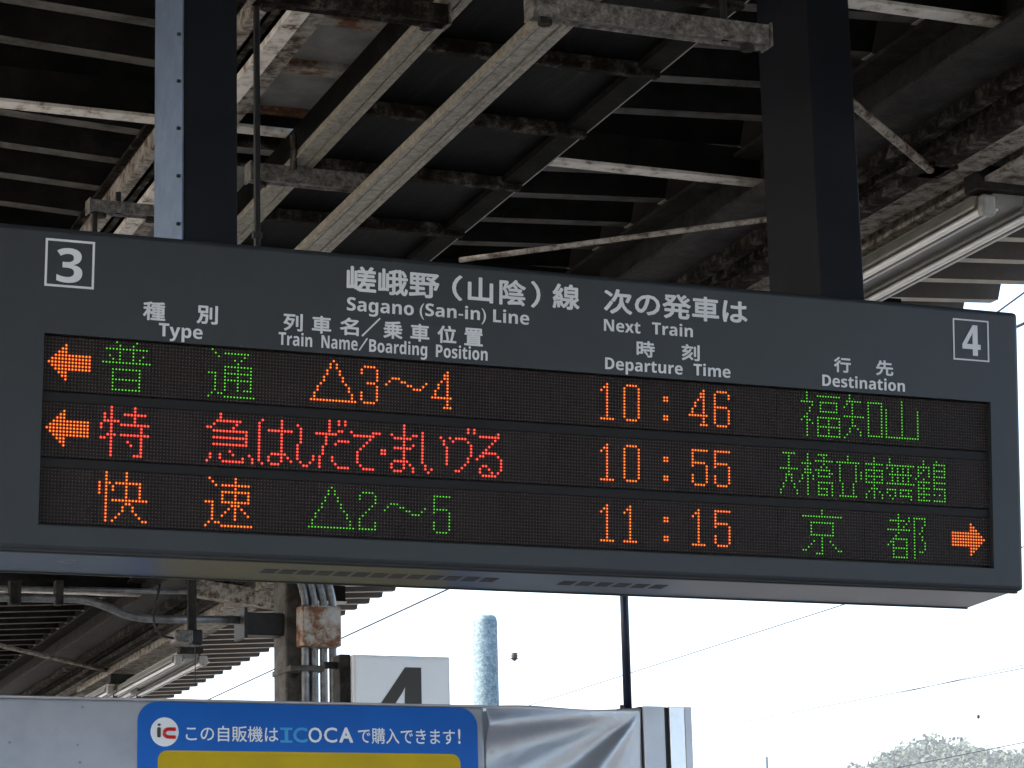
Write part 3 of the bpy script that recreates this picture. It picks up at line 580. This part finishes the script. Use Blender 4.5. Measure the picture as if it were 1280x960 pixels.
# =================================================================== beyond the board
# column with conduits and a rusty junction box
CY = 7.6
a = at_y(362, 870, CY); b = at_y(392, 870, CY); c = at_y(424, 870, CY); topz = at_y(395, 728, CY).z
col = thing('canopy_column', 'peeling steel column with a rusty junction box and four grey conduits', 'column', (a.x, CY, 0))
obj('column_shaft', bxm(a.x, a.x + 0.17, CY + .06, CY + .26, 0, 4.2, .008), M['column'], col)
cx0 = b.x - .085; n = 4
for i in range(4):
    x = a.x + .085 + i * .05
    top = [(x, CY - .005, 0), (x, CY - .005, topz - .10), (x - .012, CY - .005, topz - .04), (x - .04, CY - .005, topz + .05), (x - .09, CY, topz + .14), (x - .16, CY + .02, topz + .32)]
    obj('conduit', tb(top, 0.0205, 10), M['conduit'], col, smooth=True)
ja, jb = at_y(378, 756, CY - .09), at_y(427, 808, CY - .09)
obj('junction_box', bxm(ja.x, jb.x, CY - .09, CY + .015, jb.z, ja.z, .005), M['rustbox'], col)
obj('junction_box_lid', bxm(ja.x + .008, jb.x - .008, CY - .097, CY - .0905, jb.z + .008, ja.z - .008, .002), M['rustbox'], col)
obj('band', bxm(a.x - .006, a.x + .18, CY - .032, CY + .27, at_y(395, 840, CY).z, at_y(395, 840, CY).z + .03, .003), M['column'], col)
# black box on arm left of the column, pipes
bb0, bb1 = at_y(312, 762, CY), at_y(361, 792, CY)
t = thing('black_cable_box', 'black box fixed to the left side of the column', 'box', (bb0.x, CY, bb1.z))
obj('box_body', bxm(bb0.x, bb1.x, CY + .08, CY + .2, bb1.z, bb0.z, .006), M['black'], t)
obj('box_flange', bxm(bb0.x - .012, bb0.x + .006, CY + .05, CY + .23, bb1.z - .02, bb0.z + .02, .003), M['black'], t)
pts = [(-60, 748), (0, 747), (60, 748), (95, 748.5), (115, 752), (135, 759), (155, 768), (175, 772.5), (200, 774), (315, 775)]
P3 = [at_y(x, y, CY + .14) for x, y in pts]
t = thing('cable_pipe', 'grey pipe with a long S bend running along the ceiling below the board', 'pipe', P3[3])
obj('pipe', tb(P3, 0.021, 12), M['conduit'], t, smooth=True)
for px in (16, 73, 20):
    q = at_y(px, 748, CY + .14); obj('pipe_clamp', bxm(q.x - .02, q.x + .02, q.y - .03, q.y + .03, q.z - .035, q.z + .09, .003), M['steel_dark'], t)
P3 = [at_y(x, y, CY + .3) for x, y in ((-60, 735), (100, 737), (250, 740))]
tag(obj('conduit_pipe', tb(P3, 0.014, 8), M['conduit'], smooth=True), 'thin straight grey pipe above the S bent pipe under the board', 'pipe')
q = at_y(240, 740, CY - .4); q2 = at_y(240, 797, CY - .4)
t = thing('hanging_sensor', 'small pale box on a flat grey hanger with a black looped cable', 'sensor', (q.x, q.y, q.z))
obj('hanger', bxm(q.x - .022, q.x + .022, q.y - .01, q.y + .01, q2.z, q.z + .5, .002), M['steel_dark'], t)
obj('sensor_box', bxm(q2.x - .10, q2.x - .01, q.y - .06, q.y + .05, q2.z - .03, q2.z + .03, .006), M['bracket'], t)
obj('sensor_head', bxm(q2.x - .008, q2.x + .045, q.y - .04, q.y + .04, q2.z - .04, q2.z + .035, .006), M['black'], t)
obj('cable', tb([at_y(x, y, CY - .42) for x, y in ((200, 730), (198, 742), (193, 760), (192, 775), (196, 788), (205, 796), (219, 798))], .006, 8), M['black'], t, smooth=True)
obj('cable', tb([at_y(244, 780, CY - .42), at_y(244, 857, CY - .42)], .0022, 6), M['black'], t)

# extra old beam work low left: wide peeling plate beam
longi('girder', 195, 818, 4.02, 0.2, 0.16, M['peel'], rect(0.16, 0.05), y0=9.2, y1=15, label='pale peeling girder plate below the board')

# platform number sign "4"
SY = 6.4
a, b = at_y(441, 818, SY), at_y(562, 824, SY); wz = a.z; wd = b.x - a.x
t = thing('platform_number_sign', 'white square lightbox sign with a large dark 4 behind the blue sticker panel', 'sign', (a.x, SY, wz - wd))
z0 = wz - wd * 1.02
obj('sign_frame', bxm(a.x, b.x, SY, SY + .12, z0, wz, .004), M['signframe'], t)
obj('sign_face', bxm(a.x + .014, b.x - .012, SY - .003, SY + .02, z0 + .014, wz - .016), M['lightbox'], t)
obj('side_cover', bxm(a.x - .055, a.x - .001, SY + .03, SY + .13, z0, wz + .004, .004), M['steel_dark'], t)
d0, d1 = at_y(478, 834, SY - .004), at_y(521, 834, SY - .004); sc_ = (d1.x - d0.x)
put_text(bold_face('4'), a.x + wd * .16, a.x + wd * .80, at_y(500, 834, SY).z - wd * .80, at_y(500, 834, SY).z, SY - .0035, t, M['digit'], 0.001, name='digit')
obj('sign_arm', bxm(a.x - .12, a.x - .05, SY + .06, SY + .09, wz - .06, wz - .03), M['steel_dark'], t)
obj('sign_stem', bxm(a.x - .06, a.x - .03, SY + .05, SY + .10, 0, z0 + .1), M['steel_dark'], t)

# machine cabinet with sticker
MY = 1.35
def mz(px, py): return at_y(px, py, MY)
tl = mz(-160, 869.5); tr = mz(597, 884.5); zt = mz(300, 878).z
cab = thing('ticket_machine', 'white machine cabinet with a blue and yellow sticker panel along the bottom of the photo', 'machine', (0.4, MY + .3, 0))
obj('cabinet', bxm(tl.x, tr.x + .02, MY, MY + .62, 0, zt, .008, 2), M['white_panel'], cab)
obj('top_trim', bxm(tl.x - .004, tr.x + .024, MY - .004, MY + .02, zt - .001, zt + .006, .002), M['alu'], cab)
for px, py, r in ((103, 884, .0035), (12, 928, .004), (97, 931, .003), (100, 953, .004), (70, 912, .0015)):
    q = mz(px, py); obj('stain_spot', tb([(q.x, MY - .0006, q.z), (q.x, MY + .001, q.z)], r, 9), M['stain'], cab)
def rrect(x0, x1, z0, z1, rad, y, th):
    bm = bmesh.new(); ring_ = []
    for cx, cz, a0 in ((x1 - rad, z1 - rad, 0), (x0 + rad, z1 - rad, 90), (x0 + rad, z0 + rad, 180), (x1 - rad, z0 + rad, 270)):
        for k in range(9):
            an = R(a0 + k * 90 / 8); ring_.append((cx + rad * math.cos(an), cz + rad * math.sin(an)))
    A = [bm.verts.new((x, y, z)) for x, z in ring_]; B = [bm.verts.new((x, y - th, z)) for x, z in ring_]
    for i in range(len(A)): j = (i + 1) % len(A); bm.faces.new((A[i], A[j], B[j], B[i]))
    bm.faces.new(B[::-1]); bm.faces.new(A); bmesh.ops.recalc_face_normals(bm, faces=bm.faces); return bm
sx0, sx1 = mz(171.5, 930).x, mz(597, 930).x; sz1 = mz(400, 881.5).z
obj('blue_sticker', rrect(sx0, sx1, zt - .62, sz1, .052, MY - .0005, .0012), M['blue'], cab)
yx0, yx1, yz1 = mz(197, 950).x, mz(575, 950).x, mz(400, 940.5).z
obj('yellow_panel', rrect(yx0, yx1, zt - .58, yz1, .026, MY - .0018, .001), M['yellow'], cab)
def mtext(s, xl, xr, yt, yb, m, bold, latin=False):
    A, B = mz(xl, yt), mz(xl, yb); put_text(s, A.x, mz(xr, yt + 2).x, B.z, A.z, MY - .0018, cab, m, bold, latin, thick=.0008)
mtext('この自販機は', 232, 347.5, 906.5, 926.5, M['print_white'], .008)
for ch, xl, xr, m, bo in (('C', 366, 384, 'blue_light', .02), ('O', 385, 402, 'print_white', .012), ('C', 404.5, 421, 'print_white', .012), ('A', 423.5, 441, 'print_white', .03)):
    mtext(ch, xl, xr, 909.2, 928.4, M[m], bo)
q = mz(355.5, 909.5); q2 = mz(360, 928.2); obj('lettering', bxm(q.x, q2.x, MY - .0026, MY - .0018, q2.z, q.z), M['blue_light'], cab)
for zq in (909.5, 925.4):                        # serifs of the outlined I
    q = mz(350, zq); q2 = mz(365, zq); obj('lettering', bxm(q.x, q2.x, MY - .0030, MY - .0018, q.z - .006, q.z), M['blue_light'], cab)
mtext('で購入できます', 447, 568, 909.5, 929.5, M['print_white'], .008)
mtext('!', 572, 575, 911, 930, M['print_white'], .02)
q = mz(205.5, 915); bm = bmesh.new(); tube(bm, [(q.x, MY - .0019, q.z), (q.x, MY - .003, q.z)], .0385, 28); obj('logo_disc', bm, M['print_white'], cab)
q0, q1 = mz(196, 909), mz(200.5, 922); obj('logo_mark', rrect(q0.x, q1.x, q1.z, q0.z, .004, MY - .0031, .0008), M['black_print'], cab)
q0, q1 = mz(196.5, 904.5), mz(200.5, 907.5); obj('logo_mark', rrect(q0.x, q1.x, q1.z, q0.z, .003, MY - .0031, .0008), M['black_print'], cab)
bm = bmesh.new(); c0 = mz(210.5, 916.5); pts = []
for k in range(13):
    an = R(90 + k * 15); pts.append((c0.x + .013 * math.cos(an), MY - .0034, c0.z + .0105 * math.sin(an)))
pts = [(c0.x + .018, MY - .0034, c0.z + .0105)] + pts + [(c0.x + .018, MY - .0034, c0.z - .0105)]
tube(bm, pts, .0052, 6); obj('logo_mark', bm, M['red_print'], cab)
# silver film stretched over the cabinet's right bay
fx0, fx1 = tr.x + .022, mz(800, 884).x; zc = mz(700, 884.5).z
bm = bmesh.new(); nx, nz = 90, 60; grid = []
for i in range(nx + 1):
    row_ = []
    for j in range(nz + 1):
        u, v = i / nx, j / nz; x = fx0 + (fx1 - fx0) * u; z = zc - .52 * v
        dx_, dz_ = (1.02 - u) * (fx1 - fx0), v * .52 + .004; rr = math.hypot(dx_, dz_); an = math.atan2(dz_, dx_)
        y = MY - .004 - rr * (.040 * math.sin(an * 7.2 + .7 + .9 * math.sin(rr * 5)) + .022 * math.sin(an * 15 + 1.1)) * min(1, v * 9) - .010 * math.sin(u * 9) * v
        row_.append(bm.verts.new((x, y, z + (0.004 * math.sin(u * 7) if j == 0 else 0))))
    grid.append(row_)
for i in range(nx):
    for j in range(nz): bm.faces.new((grid[i][j], grid[i][j + 1], grid[i + 1][j + 1], grid[i + 1][j]))
bmesh.ops.solidify(bm, geom=list(bm.faces), thickness=0.0015)
film = tag(obj('silver_film', bm, M['film'], smooth=True), 'creased silver plastic sheet right of the blue sticker', 'plastic sheet')
# cabinet frame to the right of the film
fr = thing('panel_frame', 'aluminium framed end panel with two dark slots below the thin dark pole', 'frame', (fx1, MY, 0))
zt2 = mz(830, 883).z
for a_, b_, m_ in ((800.5, 804, 'black'), (804.5, 831, 'alu'), (831.4, 837, 'black'), (837.4, 856, 'film'), (856.4, 865, 'alu')):
    A, B = mz(a_, 900).x, mz(b_, 900).x; yo = .008 if m_ == 'black' else 0
    obj('slot' if m_ == 'black' else 'frame_bar', bxm(A, B, MY + yo, MY + .5, 0, zt2 - (0.0 if m_ != 'black' else .001), .0015), M[m_], fr)
obj('back_panel', bxm(fx0, fx1, MY + .04, MY + .5, 0, zc - .01), M['alu'], fr)
# thin dark pole standing on it
q = mz(784, 878); t = thing('thin_dark_pole', 'thin navy pole standing on the panel top below the board', 'pole', (q.x, MY + .12, zt2))
q = at_y(784.5, 878, MY + .12)
obj('pole_shaft', tb([(q.x, MY + .12, zt2 - .02), (q.x, MY + .12, 3.02)], .0125, 12), M['navy'], t, smooth=True)
obj('pole_foot', tb([(q.x, MY + .12, zt2 - .012), (q.x, MY + .12, zt2 + .004)], .035, 12), M['navy'], t)
obj('pole_foot_bolt', tb([(q.x - .024, MY + .11, zt2), (q.x - .024, MY + .11, zt2 + .014)], .006, 6), M['navy'], t)

# round concrete pole beyond
PY = 24.0; a, b = at_y(590, 800, PY), at_y(622, 800, PY); r = (b.x - a.x) / 2 * .93; cx = (a.x + b.x) / 2; zt_ = at_y(606, 768, PY).z
prof = [(0, -1.1), (0, zt_ - .10)]; bm = bmesh.new()
tube(bm, [(cx, PY, -1.1), (cx, PY, zt_ - .09), (cx, PY, zt_ - .04), (cx, PY, zt_ - .012), (cx, PY, zt_)], [r * 1.06, r, r * .93, r * .72, r * .3], 24)
tag(obj('concrete_pole', bm, M['concrete'], smooth=True), 'thick mottled grey blue pole with rounded top rising behind the cabinet', 'pole')

# overhead wires
def wire(a, b, ya, yb, r, label, ext=1.0, grp='overhead wires across the white sky'):
    A, B = at_y(*a, ya), at_y(*b, yb); r *= 1.25; ext *= 5; d = B - A; A2, B2 = A - d * ext, B + d * ext
    pts = [A2 + (B2 - A2) * (k / 12) - Vector((0, 0, .0)) for k in range(13)]
    return tag(obj('overhead_wire', tb(pts, r, 6), M['wire']), label, 'wire', grp)
wire((240, 884), (563, 735), 45, 28, .010, 'thin wire rising from the column toward the underside of the board', .5)
wire((820, 831), (1063, 753), 40, 30, .007, 'thin wire slanting up to the right half of the board', .4)
wire((994, 890), (1067, 876), 44, 40, .006, 'short faint wire low in the right sky', 1.6)
wire((1140, 863), (1280, 831), 44, 38, .006, 'faint wire above the wooded hill at the right edge', 1.2)
wire((1236, 398), (1262, 379), 26, 25, .011, 'pair of pale wires beside the top right corner of the board', 3)
wire((1130, 958), (1230, 938), 60, 55, .010, 'pale wire crossing in front of the wooded hill', 1.0)
def insulator(px, py, Y, r, label):
    q = at_y(px, py, Y); bm = bmesh.new(); pts = []; rr = []
    for k, (dz, s) in enumerate(((1.0, .2), (.8, .9), (.45, .6), (.2, 1.0), (-.1, .6), (-.4, 1.0), (-.7, .5), (-1.0, .2))): pts.append(q + Vector((0, 0, dz * r))); rr.append(s * r)
    tube(bm, pts, rr, 10); return tag(obj('wire_insulator', bm, M['insul'], smooth=True), label, 'insulator', 'small dark blobs on the overhead wires')
insulator(643, 821, 26, .055, 'small dark insulator in the white sky right of the thick pole'); insulator(1223, 896, 40, .04, 'tiny grey insulator above the wooded hill')
# distant mast tip
q = at_y(958, 946, 120); t = tag(obj('distant_mast', tb([(q.x, 120, -1.1), (q.x, 120, q.z)], [.16, .08], 8), M['concrete']), 'tip of a faint distant mast at the bottom edge of the white sky', 'mast')

# wooded hill
HY = 2400.0
sil = [(700, 1010), (860, 1000), (980, 985), (1040, 968), (1080, 955), (1105, 945), (1130, 933), (1160, 925), (1185, 928), (1210, 938), (1240, 944), (1262, 942), (1300, 938), (1360, 930), (1420, 936), (1500, 945), (1600, 950), (1700, 975), (1800, 1005)]
P = [at_y(x, y, HY) for x, y in sil]
bm = bmesh.new(); rows = []
for k, (dy, f) in enumerate(((-260, 0), (-150, .45), (-60, .82), (0, 1.0), (80, .9), (220, .35), (320, 0))):
    rows.append([bm.verts.new((p.x + dy * .8, HY + dy * 4, -1.0 + max(0, (p.z - 14 + 1.0)) * f)) for p in P])
for a_, b_ in zip(rows, rows[1:]):
    for i in range(len(P) - 1): bm.faces.new((a_[i], a_[i + 1], b_[i + 1], b_[i]))
tag(obj('wooded_hill', bm, M['hill'], smooth=True), kind='structure')
V = []; F = []; rnd = random.Random(3)
def clump(c, s):
    for _ in range(42):
        d = Vector((rnd.gauss(0, 1), rnd.gauss(0, 1), rnd.gauss(0, .8))).normalized() * s * rnd.uniform(.55, 1.08); p = c + d
        a_ = Vector((rnd.uniform(-1, 1), rnd.uniform(-1, 1), rnd.uniform(-1, 1))).normalized(); b_ = a_.cross(d).normalized(); q = s * rnd.uniform(.10, .19); n_ = len(V)
        V.extend([p + a_ * q, p + b_ * q, p - a_ * q, p - b_ * q]); F.append((n_, n_ + 1, n_ + 2, n_ + 3))
HP = ((-260, 0), (-150, .45), (-60, .82), (0, 1.0), (80, .9), (220, .35), (320, 0))
def hill_f(d):
    for (d0, f0), (d1, f1) in zip(HP, HP[1:]):
        if d0 <= d <= d1: return f0 + (f1 - f0) * (d - d0) / (d1 - d0)
    return 0
for i in range(len(P) - 1):
    for dy in (-250, -225, -200, -175, -150, -125, -100, -80, -60, -42, -26, -12, 0):
        m_ = 15
        for k in range(m_):
            t_ = (k + rnd.random()) / m_; p = P[i].lerp(P[i + 1], t_); d_ = dy + rnd.uniform(-9, 9); z = -1.0 + max(0, (p.z - 12 + 1)) * hill_f(min(0, d_)) + rnd.uniform(-2, 8)
            clump(Vector((p.x + d_ * .8, HY + d_ * 4, z)), rnd.uniform(7, 16))
me = bpy.data.meshes.new('hill_trees'); me.from_pydata([tuple(v) for v in V], [], F)
o = obj('hill_trees', me, M['leaf']); o['kind'] = 'stuff'

# haze: even air between the platform and the hill
hz = bmesh.new(); box(hz, -400, 3600, -60, 4200, -2.6, 345)
hm = bpy.data.materials.new('haze_air'); hm.use_nodes = True; hn = hm.node_tree; hn.nodes.clear()
ho = hn.nodes.new('ShaderNodeOutputMaterial'); pv = hn.nodes.new('ShaderNodeVolumePrincipled')
pv.inputs['Color'].default_value = (0.95, 0.97, 1.0, 1); pv.inputs['Density'].default_value = 0.00006; pv.inputs['Anisotropy'].default_value = 0.3
hn.links.new(pv.outputs[0], ho.inputs['Volume'])
o = obj('haze', hz, hm); o['kind'] = 'stuff'
